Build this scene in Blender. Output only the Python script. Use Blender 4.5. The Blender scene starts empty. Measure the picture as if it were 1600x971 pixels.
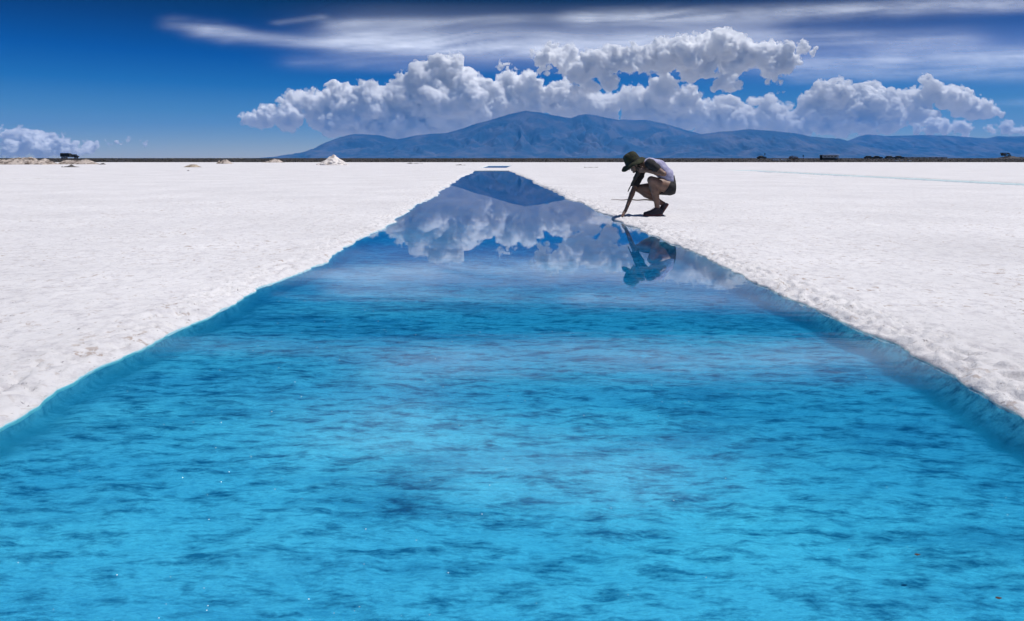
import bpy, bmesh, math, random
import numpy as np
import openvdb
from mathutils import Vector, Matrix

# ------------------------------------------------------------------ camera, world, sun, exposure
sc = bpy.context.scene
COL = sc.collection
W, H, F, HOR, EYE = 1600, 971, 1066.7, 248.0, 0.88      # photo size, focal length and horizon row in photo pixels, eye height in metres

cam_d = bpy.data.cameras.new('camera')
cam = bpy.data.objects.new('camera', cam_d); COL.objects.link(cam)
cam_d.sensor_width = 36.0; cam_d.lens = 24.0
cam_d.shift_y = (HOR - H / 2) / W
cam_d.clip_start = 0.05; cam_d.clip_end = 400000
cam.location = (0, 0, EYE); cam.rotation_euler = (math.radians(90), 0, 0)
sc.camera = cam

SUN_EL, SUN_AZ = math.radians(68), math.radians(94)      # azimuth measured from +Y towards +X
wd = bpy.data.worlds.new('World'); sc.world = wd; wd.use_nodes = True
nt = wd.node_tree; nt.nodes.clear()
N = nt.nodes.new; L = nt.links.new
sky = N('ShaderNodeTexSky'); sky.sky_type = 'NISHITA'; sky.sun_disc = False
sky.sun_elevation = SUN_EL; sky.sun_rotation = SUN_AZ
sky.altitude = 3400; sky.air_density = 1.0; sky.dust_density = 0.2; sky.ozone_density = 2.0
tc = N('ShaderNodeTexCoord'); sep = N('ShaderNodeSeparateXYZ'); ramp = N('ShaderNodeValToRGB')
mul = N('ShaderNodeMix'); mul.data_type = 'RGBA'; mul.blend_type = 'MULTIPLY'; mul.inputs[0].default_value = 1
bg = N('ShaderNodeBackground'); bg.inputs[1].default_value = 0.12; out = N('ShaderNodeOutputWorld')
L(tc.outputs['Generated'], sep.inputs[0]); L(sep.outputs[2], ramp.inputs[0])
cr = ramp.color_ramp; cr.interpolation = 'LINEAR'
cr.elements[0].position = 0.0; cr.elements[0].color = (0.80, 0.72, 0.68, 1)      # the polarised mountain sky darkens fast with height
cr.elements[1].position = 0.016; cr.elements[1].color = (0.70, 0.68, 0.66, 1)
for p, c in ((0.064, (0.24, 0.44, 0.60)), (0.1, (0.05, 0.29, 0.56)), (0.138, (0.0, 0.17, 0.48)), (0.18, (0.0, 0.08, 0.27)), (0.222, (0.0, 0.013, 0.055)), (0.32, (0.004, 0.06, 0.15)), (0.6, (0.2, 0.35, 0.5)), (1.0, (0.5, 0.6, 0.7))):
    e = cr.elements.new(p); e.color = (*c, 1)
L(sky.outputs[0], mul.inputs['A']); L(ramp.outputs[0], mul.inputs['B']); # glow added below the horizon for sunlit ground, brightens the cloud undersides
lt = N('ShaderNodeMath'); lt.operation = 'LESS_THAN'; lt.inputs[1].default_value = -0.004; L(sep.outputs[2], lt.inputs[0])
gm = N('ShaderNodeMix'); gm.data_type = 'RGBA'; gm.inputs['B'].default_value = (4.6, 4.4, 4.5, 1)
L(lt.outputs[0], gm.inputs[0]); L(mul.outputs['Result'], gm.inputs['A']); L(gm.outputs['Result'], bg.inputs[0]); L(bg.outputs[0], out.inputs[0])

sd = bpy.data.lights.new('sun', 'SUN'); sd.energy = 5.0; sd.angle = math.radians(0.53); sd.color = (1.0, 0.965, 0.93)
sun = bpy.data.objects.new('sun', sd); COL.objects.link(sun)
SUN = Vector((math.cos(SUN_EL) * math.sin(SUN_AZ), math.cos(SUN_EL) * math.cos(SUN_AZ), math.sin(SUN_EL)))
sun.rotation_euler = SUN.to_track_quat('Z', 'Y').to_euler(); sun.location = (0, 0, 50)

vs = sc.view_settings; vs.view_transform = 'Standard'; vs.look = 'None'; vs.exposure = 0.0; vs.gamma = 1; vs.use_curve_mapping = False
cy = sc.cycles; cy.use_denoising = True; cy.max_bounces = 100; cy.diffuse_bounces = 4; cy.glossy_bounces = 4
cy.transmission_bounces = 8; cy.transparent_max_bounces = 16; cy.volume_bounces = 100
cy.sample_clamp_indirect = 6; cy.use_adaptive_sampling = True; cy.adaptive_threshold = 0.02

CLOUD_DENS=0.032; HAZE=3.1e-5; HAZE_COL=(.04,.37,1); TINT=(.46,.88,.97)
# ------------------------------------------------------------------ helpers
def px(x, y, Y):
    """world point seen at photo pixel (x, y), at distance Y"""
    return ((x - W / 2) / F * Y, Y, EYE + (HOR - y) / F * Y)

def tag(o, label=None, cat=None, group=None, kind=None):
    for k, v in (('label', label), ('category', cat), ('group', group), ('kind', kind)):
        if v: o[k] = v
    return o

def mesh_obj(name, verts, faces, mats=(), parent=None, smooth=False, mi=None):
    me = bpy.data.meshes.new(name)
    verts = np.asarray(verts, dtype=np.float32)
    if isinstance(faces, np.ndarray):
        nf, k = faces.shape
        me.vertices.add(len(verts)); me.vertices.foreach_set('co', verts.ravel())
        me.loops.add(nf * k); me.loops.foreach_set('vertex_index', faces.astype(np.int32).ravel())
        me.polygons.add(nf); me.polygons.foreach_set('loop_start', np.arange(0, nf * k, k, dtype=np.int32))
        me.update(calc_edges=True)
    else:
        me.from_pydata(verts.tolist(), [], faces); me.update()
    for m in (mats if isinstance(mats, (list, tuple)) else [mats]): me.materials.append(m)
    if mi is not None: me.polygons.foreach_set('material_index', mi)
    me.polygons.foreach_set('use_smooth', [smooth] * len(me.polygons))
    o = bpy.data.objects.new(name, me); COL.objects.link(o)
    if parent: o.parent = parent
    return o

def grid_faces(ny, nx, keep=None):
    i = np.arange(ny * nx).reshape(ny, nx)
    f = np.stack([i[:-1, :-1], i[:-1, 1:], i[1:, 1:], i[1:, :-1]], -1)
    return f[keep] if keep is not None else f.reshape(-1, 4)

def _hash(*a):
    h = np.zeros(np.broadcast(*a).shape, dtype=np.uint32)
    for k, v in enumerate(a):
        h = (h ^ (v.astype(np.int64) & 0xffffffff).astype(np.uint32)) * np.uint32((0x9E3779B1, 0x85EBCA6B, 0xC2B2AE35, 0x27D4EB2F)[k])
        h ^= h >> np.uint32(15)
    h *= np.uint32(0x2C1B3C6D); h ^= h >> np.uint32(13)
    return h.astype(np.float32) / np.float32(4294967295.0)

def vnoise(*c, seed=0):
    """value noise in 2 or 3 dimensions, 0..1"""
    c = [np.asarray(a, dtype=np.float32) for a in c]; c = np.broadcast_arrays(*c)
    i = [np.floor(a) for a in c]; f = [a - b for a, b in zip(c, i)]; i = [a.astype(np.int64) for a in i]
    f = [a * a * a * (a * (a * 6 - 15) + 10) for a in f]; s = np.array(seed)
    out = 0
    for m in range(2 ** len(c)):
        w = 1.0; idx = []
        for k in range(len(c)):
            b = (m >> k) & 1; idx.append(i[k] + b); w = w * (f[k] if b else 1 - f[k])
        out = out + w * _hash(*idx, s + np.zeros_like(idx[0]))
    return out

def fbm(*c, oct=4, seed=0, gain=0.5, lac=2.03):
    t = 0; a = 1; n = 0; k = 1.0
    for o in range(oct):
        t = t + a * vnoise(*[x * k + 17.3 * o for x in c], seed=seed + o * 101); n += a; a *= gain; k *= lac
    return t / n

def mat(name, rgb=(.5, .5, .5), rough=.8, **kw):
    m = bpy.data.materials.new(name); m.use_nodes = True
    p = m.node_tree.nodes['Principled BSDF']
    p.inputs['Base Color'].default_value = (*rgb, 1); p.inputs['Roughness'].default_value = rough
    for k, v in kw.items(): p.inputs[k].default_value = v
    return m

def noisy(name, c1, c2, scale=5.0, rough=.8, bump=0.0, bscale=None, detail=6, lo=.35, hi=.65, stretch=(1, 1, 1), dist=.02, **kw):
    """a material whose base colour varies with object-space noise"""
    m = mat(name, c1, rough, **kw); t = m.node_tree; n = t.nodes.new; l = t.links.new; p = t.nodes['Principled BSDF']
    co = n('ShaderNodeTexCoord'); mp = n('ShaderNodeMapping'); mp.inputs['Scale'].default_value = stretch
    l(co.outputs['Object'], mp.inputs[0])
    no = n('ShaderNodeTexNoise'); no.inputs['Scale'].default_value = scale; no.inputs['Detail'].default_value = detail
    r = n('ShaderNodeValToRGB'); r.color_ramp.elements[0].position = lo; r.color_ramp.elements[1].position = hi
    r.color_ramp.elements[0].color = (*c1, 1); r.color_ramp.elements[1].color = (*c2, 1)
    l(mp.outputs[0], no.inputs[0]); l(no.outputs[0], r.inputs[0]); l(r.outputs[0], p.inputs['Base Color'])
    if bump:
        b = n('ShaderNodeBump'); b.inputs['Strength'].default_value = bump; b.inputs['Distance'].default_value = dist
        no2 = n('ShaderNodeTexNoise'); no2.inputs['Scale'].default_value = bscale or scale * 3; no2.inputs['Detail'].default_value = 8
        l(mp.outputs[0], no2.inputs[0]); l(no2.outputs[0], b.inputs['Height']); l(b.outputs[0], p.inputs['Normal'])
    return m

# ------------------------------------------------------------------ mountains
rock = noisy('hazed_rock', (0.016, 0.055, 0.125), (0.085, 0.105, 0.165), scale=0.0016, rough=1, detail=11, lo=.44, hi=.66)  # distance haze blue, cloud shadow and sunlit patches painted into the colour
def mountains(name, prof, D, front, back, seed, rough=1.0):
    xs = np.arange(prof[0][0], prof[-1][0] + .1, 1.5)
    p = np.interp(xs, [a for a, b in prof], [HOR - b for a, b in prof])
    p = p + (fbm(xs / 22, np.zeros_like(xs), oct=4, seed=seed) - .5) * np.minimum(p, 20) * 0.12
    hgt = np.maximum(p, 0) / F * D
    v = np.linspace(0, 1, 110)
    Yr = np.where(v < .62, D - front * (1 - v / .62), D + back * (v - .62) / .38)
    S = np.where(v < .62, v / .62, 1 - (v - .62) / .38)
    XX, YY = np.meshgrid((xs - W / 2) / F, Yr); XX = XX * D
    SS = np.repeat(S[:, None], len(xs), 1)
    wx = fbm(XX / 1400, YY / 1400, oct=3, seed=seed + 7) * 2.2
    rid = 1 - np.abs(2 * fbm(XX / 620 + wx, YY / 1900 + wx * .5, oct=5, seed=seed) - 1)      # spurs and gullies down the slope
    rid2 = 1 - np.abs(2 * fbm(XX / 180 + wx * 3, YY / 420, oct=4, seed=seed + 3) - 1)
    Z = hgt[None] * (SS ** 1.25) * (1 - (1 - SS) * (0.75 * (1 - rid) * 2.2 * rough))
    Z += (rid2 - .8) * 85 * rough * np.minimum(hgt[None] / 400, 1) * np.sin(np.pi * np.clip(SS, 0, 1)) ** .7
    Z = np.maximum(Z, 0) + 1.0 - 3 * (SS < .02)
    o = mesh_obj(name, np.stack([XX, YY, Z], -1).reshape(-1, 3), grid_faces(len(v), len(xs)), rock, smooth=True)
    return tag(o, kind='structure')
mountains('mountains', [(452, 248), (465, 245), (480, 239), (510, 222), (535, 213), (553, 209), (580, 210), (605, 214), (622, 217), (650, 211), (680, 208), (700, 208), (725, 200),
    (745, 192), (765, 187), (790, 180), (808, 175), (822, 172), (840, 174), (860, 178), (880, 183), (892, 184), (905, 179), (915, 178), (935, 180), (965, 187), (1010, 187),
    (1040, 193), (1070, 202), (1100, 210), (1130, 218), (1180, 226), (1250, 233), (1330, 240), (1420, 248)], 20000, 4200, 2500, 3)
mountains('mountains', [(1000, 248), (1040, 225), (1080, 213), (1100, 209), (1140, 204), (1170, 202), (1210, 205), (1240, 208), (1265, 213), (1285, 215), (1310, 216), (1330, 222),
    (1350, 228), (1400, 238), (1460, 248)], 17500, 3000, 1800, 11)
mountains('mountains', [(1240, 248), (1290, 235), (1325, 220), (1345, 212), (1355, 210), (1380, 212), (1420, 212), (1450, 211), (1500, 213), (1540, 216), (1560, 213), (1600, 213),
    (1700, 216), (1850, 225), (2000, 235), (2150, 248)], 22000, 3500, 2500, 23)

# ------------------------------------------------------------------ clouds: cauliflower heaps as closed bodies filled with even scattering vapour
vap = bpy.data.materials.new('cloud_vapour'); vap.use_nodes = True
t = vap.node_tree; t.nodes.clear()
pv = t.nodes.new('ShaderNodeVolumeScatter'); pv.inputs['Color'].default_value = (1, 1, 1, 1)
pv.inputs['Density'].default_value = CLOUD_DENS; pv.inputs['Anisotropy'].default_value = 0.0
ou = t.nodes.new('ShaderNodeOutputMaterial'); t.links.new(pv.outputs[0], ou.inputs['Volume'])

thin = vap.copy(); thin.name = 'cloud_fringe'; thin.node_tree.nodes['Volume Scatter'].inputs['Density'].default_value = .0045

def cumulus(label, blobs, D, seed, vox=1.1, levels=3, group='cumulus clouds over the mountains', base=None):
    """blobs: (photo x, photo y, radius) in photo pixels at distance D; smaller billows grow on their upper sides"""
    rng = np.random.default_rng(seed); S = []
    lev = [(x, float(rng.normal(0, 1)) * r * .7, -y, r) for x, y, r in blobs]
    lev = [(a, b, c, d) for a, b, c, d in lev]; S += lev
    for k, (n, lo, hi) in enumerate(((13, .3, .58), (11, .28, .55), (8, .3, .55))[:levels]):
        nx_ = []
        for (x, y, z, r) in lev:
            if r < 1.6: continue
            for _ in range(n):
                d = rng.normal(size=3); d /= np.linalg.norm(d)
                if d[2] < -.35: d[2] = -d[2]
                q = r * rng.uniform(lo, hi); e = r * rng.uniform(.75, 1.0)
                nx_.append((x + d[0] * e, y + d[1] * e, z + d[2] * e, q))
        S += nx_; lev = nx_
    S = np.array(S, dtype=np.float32)
    mn = (S[:, :3] - S[:, 3:]).min(0) - 8; mx = (S[:, :3] + S[:, 3:]).max(0) + 8
    n = np.ceil((mx - mn) / vox).astype(int) + 1
    Fd = np.full(n, -7.0, dtype=np.float32)
    for x, y, z, r in S:
        lo = np.maximum(((np.array([x, y, z]) - r - 6.5 - mn) / vox).astype(int), 0); hi = np.minimum(((np.array([x, y, z]) + r + 6.5 - mn) / vox).astype(int) + 2, n)
        ax = [(np.arange(lo[k], hi[k]) * vox + mn[k] - c) ** 2 for k, c in enumerate((x, y, z))]
        d = r - np.sqrt(ax[0][:, None, None] + ax[1][None, :, None] + ax[2][None, None, :])
        b = Fd[lo[0]:hi[0], lo[1]:hi[1], lo[2]:hi[2]]; np.maximum(b, d, out=b)
    g = [np.arange(n[k]) * vox + mn[k] for k in range(3)]
    w = (Fd > -6.5) & (Fd < 8)
    I = np.nonzero(w); P = [g[k][I[k]].astype(np.float32) for k in range(3)]
    q = []                                                          # pull the round billows out of shape
    for k in range(3):
        d_ = (vnoise(*[p_ / 15 + 7 * k for p_ in P], seed=seed + 70 + k) - .5) * 13 + (vnoise(*[p_ / 5.5 + 5 * k for p_ in P], seed=seed + 80 + k) - .5) * 5.5
        q.append(np.clip((P[k] + d_ - mn[k]) / vox, 0, n[k] - 1.001))
    i0 = [np.floor(a_).astype(int) for a_ in q]; f_ = [a_ - b_ for a_, b_ in zip(q, i0)]; Fw = 0
    for m_ in range(8):
        o3 = [(m_ >> k) & 1 for k in range(3)]; ww = 1.0
        for k in range(3): ww = ww * (f_[k] if o3[k] else 1 - f_[k])
        Fw = Fw + ww * Fd[i0[0] + o3[0], i0[1] + o3[1], i0[2] + o3[2]]
    Fd[w] = Fw
    bil = 0; am = 1
    for o_, sc_ in enumerate((13, 6.3, 3.1, 1.7)):                       # rounded billows: folded noise, finer and finer
        bil = bil + am * np.abs(2 * vnoise(P[0] / sc_ + 3 * o_, P[1] / sc_, P[2] / sc_, seed=seed + 31 * o_) - 1); am *= .55
    Fd[w] += (bil - .92) * 4.2 + (fbm(P[0] / 30, P[1] / 30, P[2] / 30, oct=2, seed=seed + 4) - .5) * 9
    if base is not None:                                            # ragged flat underside
        bz = -np.interp(g[0], [a for a, b in base], [b for a, b in base])
        bz = bz + (vnoise(g[0] / 14, np.zeros_like(g[0]), seed=seed + 9) - .5) * 7
        Fd = np.minimum(Fd, (g[2][None, None, :] - bz[:, None, None]) * .8)
    Fd[0] = Fd[-1] = Fd[:, 0] = Fd[:, -1] = Fd[:, :, 0] = Fd[:, :, -1] = -3
    gr = openvdb.FloatGrid(3.0); gr.copyFromArray(np.clip(-Fd, -3, 3))
    rr = gr.convertToPolygons(isovalue=0.0); pts, quads = rr[0], rr[-1]; print([len(q) for q in rr])
    pts = pts * vox + mn
    c = np.array([np.mean([b[0] for b in blobs]), 0, -np.mean([b[1] for b in blobs])])
    k = D / F; V = (pts - c) * k
    o = mesh_obj('cumulus_cloud', V, quads, vap, smooth=True)
    o.location = px(c[0], -c[2], D)
    fr_ = 2.0 * (fbm(P[0] / 5, P[1] / 5, P[2] / 5, oct=3, seed=seed + 60, gain=.65) - .38) * 5.6       # thin torn vapour round the dense body
    Fd[w] += fr_; Fd[0] = Fd[-1] = Fd[:, 0] = Fd[:, -1] = Fd[:, :, 0] = Fd[:, :, -1] = -3
    gr = openvdb.FloatGrid(3.0); gr.copyFromArray(np.clip(-Fd, -3, 3)); rr = gr.convertToPolygons(isovalue=0.0)
    mesh_obj('fringe', (rr[0] * vox + mn - c) * k, rr[-1], thin, o, smooth=True)
    return tag(o, label, 'cloud', group)
cumulus('long heaped white cumulus bank behind the left slope and peak of the mountain', [(400, 192, 11), (425, 184, 13), (455, 180, 20), (478, 160, 15), (500, 178, 24), (532, 162, 22), (545, 185, 28),
    (578, 168, 26), (610, 178, 32), (610, 158, 18), (645, 160, 34), (670, 130, 22), (700, 112, 20), (720, 128, 18), (690, 165, 42), (735, 160, 28), (760, 178, 28), (780, 160, 20),
    (800, 140, 20), (822, 138, 18), (815, 165, 28), (850, 158, 18), (875, 150, 16), (900, 165, 18), (930, 170, 20), (450, 195, 12), (520, 200, 16), (590, 202, 18), (385, 188, 6), (560, 206, 14), (620, 204, 18), (660, 204, 18), (705, 200, 16)],
    33000, 5, base=[(370, 190), (420, 204), (500, 212), (560, 220), (900, 220)])
cumulus('heaped cumulus bank directly behind the right shoulder of the peak', [(925, 168, 18), (950, 165, 16), (980, 160, 17), (1000, 152, 14), (1028, 150, 18), (1030, 165, 20), (1060, 162, 18), (1085, 160, 16),
    (1070, 182, 24), (1110, 178, 17), (1135, 172, 16), (1150, 188, 20), (1185, 182, 10), (1190, 196, 16), (1215, 190, 14), (1240, 200, 12), (1010, 180, 22), (1120, 195, 18), (870, 174, 16), (896, 177, 13), (925, 182, 13), (955, 183, 14), (985, 188, 14), (1040, 190, 14), (1095, 202, 12), (1165, 204, 12), (1215, 205, 12), (1250, 208, 10)], 33500, 8)
cumulus('smaller high cumulus tuft just left of the big high cumulus', [(848, 92, 13), (868, 86, 15), (890, 88, 14), (905, 96, 9), (855, 108, 8), (840, 88, 8), (876, 106, 9)], 31500, 12)
cumulus('largest high cumulus with a tall rounded top, floating above the mountain', [(905, 118, 14), (925, 108, 18), (955, 98, 18), (985, 100, 18), (1010, 98, 16), (1040, 92, 22), (1070, 88, 22), (1100, 88, 24),
    (1125, 78, 20), (1145, 76, 22), (1165, 86, 22), (1190, 92, 18), (1215, 90, 18), (1230, 102, 14), (1205, 108, 16), (1080, 110, 16), (1110, 112, 12), (1150, 102, 16), (920, 134, 12), (950, 125, 14), (900, 142, 6)],
    31500, 15, base=[(885, 150), (960, 143), (1000, 130), (1060, 122), (1110, 138), (1160, 140), (1250, 128)])
cumulus('small rounded cumulus puff hanging under the big high cumulus', [(1125, 132, 8), (1140, 130, 10), (1155, 128, 7), (1118, 138, 4)], 31500, 18)
cumulus('small flat cumulus puff under the right end of the big high cumulus', [(1200, 122, 7), (1215, 120, 8), (1222, 124, 5)], 31500, 19)
cumulus('torn cumulus shred beside the right end of the big high cumulus', [(1252, 76, 5), (1260, 70, 5), (1268, 85, 5), (1272, 90, 3), (1247, 80, 3)], 31500, 21, vox=.8)
cumulus('broad cumulus bank with a tall finger over the right hills', [(1235, 165, 8), (1260, 164, 12), (1278, 148, 14), (1295, 150, 18), (1325, 152, 18), (1350, 155, 17), (1372, 148, 14), (1385, 162, 16), (1410, 166, 15),
    (1440, 158, 20), (1448, 136, 12), (1452, 126, 8), (1462, 146, 12), (1480, 156, 16), (1505, 165, 16), (1530, 172, 15), (1548, 178, 10), (1562, 182, 6), (1300, 175, 24), (1340, 185, 24), (1390, 185, 22), (1440, 180, 18),
    (1290, 198, 14), (1320, 205, 14), (1360, 202, 12), (1240, 185, 12), (1205, 180, 13), (1195, 168, 10), (1180, 165, 8), (1225, 196, 14), (1260, 190, 16)], 34000, 25,
    base=[(1170, 215), (1380, 215), (1420, 200), (1480, 192), (1570, 188)])
cumulus('low flat cumulus just above the far right hills, right of the bank', [(1435, 205, 8), (1455, 202, 9), (1480, 200, 10), (1500, 204, 9), (1515, 208, 6)], 32500, 31, base=[(1400, 212), (1600, 212)])
cumulus('low cumulus cut by the right edge above the far hills', [(1552, 202, 7), (1570, 200, 8), (1585, 206, 6), (1600, 207, 7), (1620, 206, 8)], 32500, 33, base=[(1500, 211), (1700, 211)])
cumulus('low hazy cumulus bank at the far left over the dark plain', [(-10, 212, 18), (5, 204, 9), (15, 218, 16), (42, 222, 15), (65, 226, 13), (95, 228, 12), (118, 232, 11), (140, 234, 11), (60, 236, 14), (20, 236, 16), (100, 240, 12), (135, 242, 9)], 40000, 35, base=[(-40, 243), (200, 243)])
cumulus('small flat cumulus scrap low on the left, left one of a pair', [(162, 226, 4), (172, 228, 4), (184, 224, 3)], 40000, 37, vox=.8)
cumulus('small flat cumulus scrap low on the left, right one of a pair', [(190, 221, 2.6), (199, 220, 2.4), (222, 222, 3)], 40000, 38, vox=.8)
cumulus('tiny lone cumulus puff high between the two high clouds and the left bank', [(782, 103, 3.5), (790, 101, 4.5), (797, 104, 3)], 31500, 39, vox=.8)
cumulus('tiny lone cumulus puff above the gap in the cloud banks', [(1217, 148, 4), (1210, 149, 2.5)], 31500, 40, vox=.8)

# ------------------------------------------------------------------ cirrus: thin sheets of ice at 9 km
def streak(X, Y, pts, w, a):
    """soft stroke along the polyline pts with half-width w"""
    best = np.full(X.shape, 1e9, dtype=np.float32)
    for (x0, y0), (x1, y1) in zip(pts[:-1], pts[1:]):
        dx, dy = x1 - x0, y1 - y0; t_ = np.clip(((X - x0) * dx + (Y - y0) * dy) / (dx * dx + dy * dy), 0, 1)
        best = np.minimum(best, ((X - x0 - t_ * dx) * .35) ** 2 + (Y - y0 - t_ * dy) ** 2)
    return a * np.exp(-best / (w * w))
ice = bpy.data.materials.new('cirrus_ice'); ice.use_nodes = True
t = ice.node_tree; t.nodes.clear(); n = t.nodes.new; l = t.links.new
at = n('ShaderNodeAttribute'); at.attribute_name = 'cover'; tr = n('ShaderNodeBsdfTransparent'); tl = n('ShaderNodeBsdfTranslucent'); tl.inputs[0].default_value = (.86, .91, .98, 1)
mx_ = n('ShaderNodeMixShader'); ou = n('ShaderNodeOutputMaterial')
l(at.outputs['Fac'], mx_.inputs[0]); l(tr.outputs[0], mx_.inputs[1]); l(tl.outputs[0], mx_.inputs[2]); l(mx_.outputs[0], ou.inputs[0])
def cirrus(label, x0, x1, y0, y1, step, fn, seed):
    xs = np.arange(x0, x1, step); ys = np.arange(y0, y1, step)
    X, Y = np.meshgrid(xs, ys)
    A = fn(X, Y, seed)
    ex = np.clip(np.minimum(X - x0, x1 - step - X) / 60, 0, 1) * np.clip(np.minimum(Y - y0, y1 - step - Y) / 12, 0, 1)
    A = np.clip(A * ex * .82, 0, .9)
    Z0 = 9000 + seed * 35; D = (Z0 - EYE) / ((HOR - Y) / F)
    V = np.stack([(X - W / 2) / F * D, D, np.full_like(D, Z0)], -1).reshape(-1, 3)
    a4 = (A[:-1, :-1] + A[1:, 1:] + A[:-1, 1:] + A[1:, :-1]) > .004
    o = mesh_obj('cirrus_cloud', V, grid_faces(len(ys), len(xs), a4), ice, smooth=True)
    at_ = o.data.attributes.new('cover', 'FLOAT', 'POINT'); at_.data.foreach_set('value', A.astype(np.float32).ravel())
    return tag(o, label, 'cloud', 'cirrus clouds high above')
def wisp(X, Y, seed, sx=150, sy=9, tilt=.04):
    q = Y + X * tilt + (vnoise(X / 160, Y / 60, seed=seed + 5) - .5) * 26
    a = fbm(X / sx, q / sy, oct=5, seed=seed, gain=.6)
    b = fbm(X / 60, Y / 30, oct=4, seed=seed + 50)
    return .25 + .75 * np.clip((a * .7 + b * .3) * 2.6 - .7, 0, 1.3)
def veil1(X, Y, s):
    c = streak(X, Y, [(270, 36), (330, 44), (400, 58), (470, 66), (560, 72), (680, 78), (900, 84)], 9, .36)
    c += streak(X, Y, [(320, 52), (350, 60)], 9, .22)
    c += streak(X, Y, [(560, 62), (700, 68), (900, 72), (1100, 76)], 20, .62)
    c += streak(X, Y, [(520, 38), (600, 36), (700, 34), (820, 30), (1000, 26)], 7, .26)
    c += streak(X, Y, [(435, 36), (500, 27)], 4, .2)
    c += streak(X, Y, [(470, 98), (620, 102), (760, 98)], 10, .14)
    return c * .85 * wisp(X, Y, s) + streak(X, Y, [(620, 60), (900, 66), (1300, 62)], 40, .17)
def veil2(X, Y, s):
    c = streak(X, Y, [(900, 30), (1100, 26), (1300, 18), (1500, 8), (1750, 4)], 12, .42)
    c += streak(X, Y, [(1000, 60), (1200, 56), (1400, 66), (1500, 62)], 14, .26)
    c += streak(X, Y, [(1230, 100), (1400, 96), (1600, 90), (1750, 88)], 16, .42)
    c += streak(X, Y, [(1250, 122), (1450, 118), (1700, 120)], 9, .2)
    c += streak(X, Y, [(1480, 165), (1600, 160), (1700, 160)], 6, .2)
    return c * wisp(X, Y, s, sx=120, sy=7) + streak(X, Y, [(1150, 75), (1400, 80), (1700, 85)], 42, .13)
def veil3(X, Y, s):
    c = streak(X, Y, [(650, -75), (900, -60), (1200, -65), (1500, -58)], 30, .55)
    c += streak(X, Y, [(250, -40), (500, -50), (700, -60)], 14, .2)
    c += streak(X, Y, [(640, -180), (800, -230), (960, -250)], 60, .5)
    return c * (.5 + .5 * wisp(X, Y, s, sx=260, sy=30))
cirrus('broad pale cirrus veil with a hooked left tail above the left cumulus bank', 230, 1250, -2, 125, 2.5, veil1, 3)
cirrus('streaky thin cirrus bands in the upper right of the sky', 860, 1900, -12, 185, 2.5, veil2, 9)
cirrus('cirrus patches overhead, seen as pale patches mirrored in the near water', -200, 1900, -520, -18, 5, veil3, 14)

# ------------------------------------------------------------------ salt flat with the long pool cut into it
def trace(pts):
    a = sorted(((x - W / 2) / F * (EYE * F / (y - HOR)), EYE * F / (y - HOR)) for x, y in pts)
    a = sorted(a, key=lambda q: q[1]); return np.array([q[1] for q in a]), np.array([q[0] for q in a])
Ly, Lx = trace([(0, 668), (59, 635), (108, 604), (184, 562), (266, 521), (319, 499), (383, 464), (408, 449), (478, 424), (505, 410), (560, 375), (606, 351), (640, 329), (680, 305), (702, 289), (719, 278), (738, 270), (741, 267.6)])
Ry, Rx = trace([(797, 267.6), (810, 273), (827, 280), (844, 290), (861, 295), (880, 307), (910, 320), (937, 331), (966, 345.5), (992, 357), (1041, 377.5), (1098, 402), (1175, 437), (1206, 455), (1300, 496), (1350, 520), (1394, 537), (1453, 570), (1487, 586), (1506, 600), (1553, 629), (1600, 655)])
P0, P1 = 0.55, float(max(Ly[-1], Ry[-1])) - .05
def edge(y, side):
    yy, xx = (Ly, Lx) if side < 0 else (Ry, Rx)
    e = np.interp(y, yy, xx)
    am = np.clip(y / 8, .45, 2.0)
    e = e + ((vnoise(y / .45, np.zeros_like(y), seed=71 + side) - .5) * .085 + (vnoise(y / .16, np.zeros_like(y), seed=72 + side) - .5) * .045 + (vnoise(y / .05, np.zeros_like(y), seed=75 + side) - .5) * .034 + (vnoise(y / .022, np.zeros_like(y), seed=78 + side) - .5) * .014) * am
    return e

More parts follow.
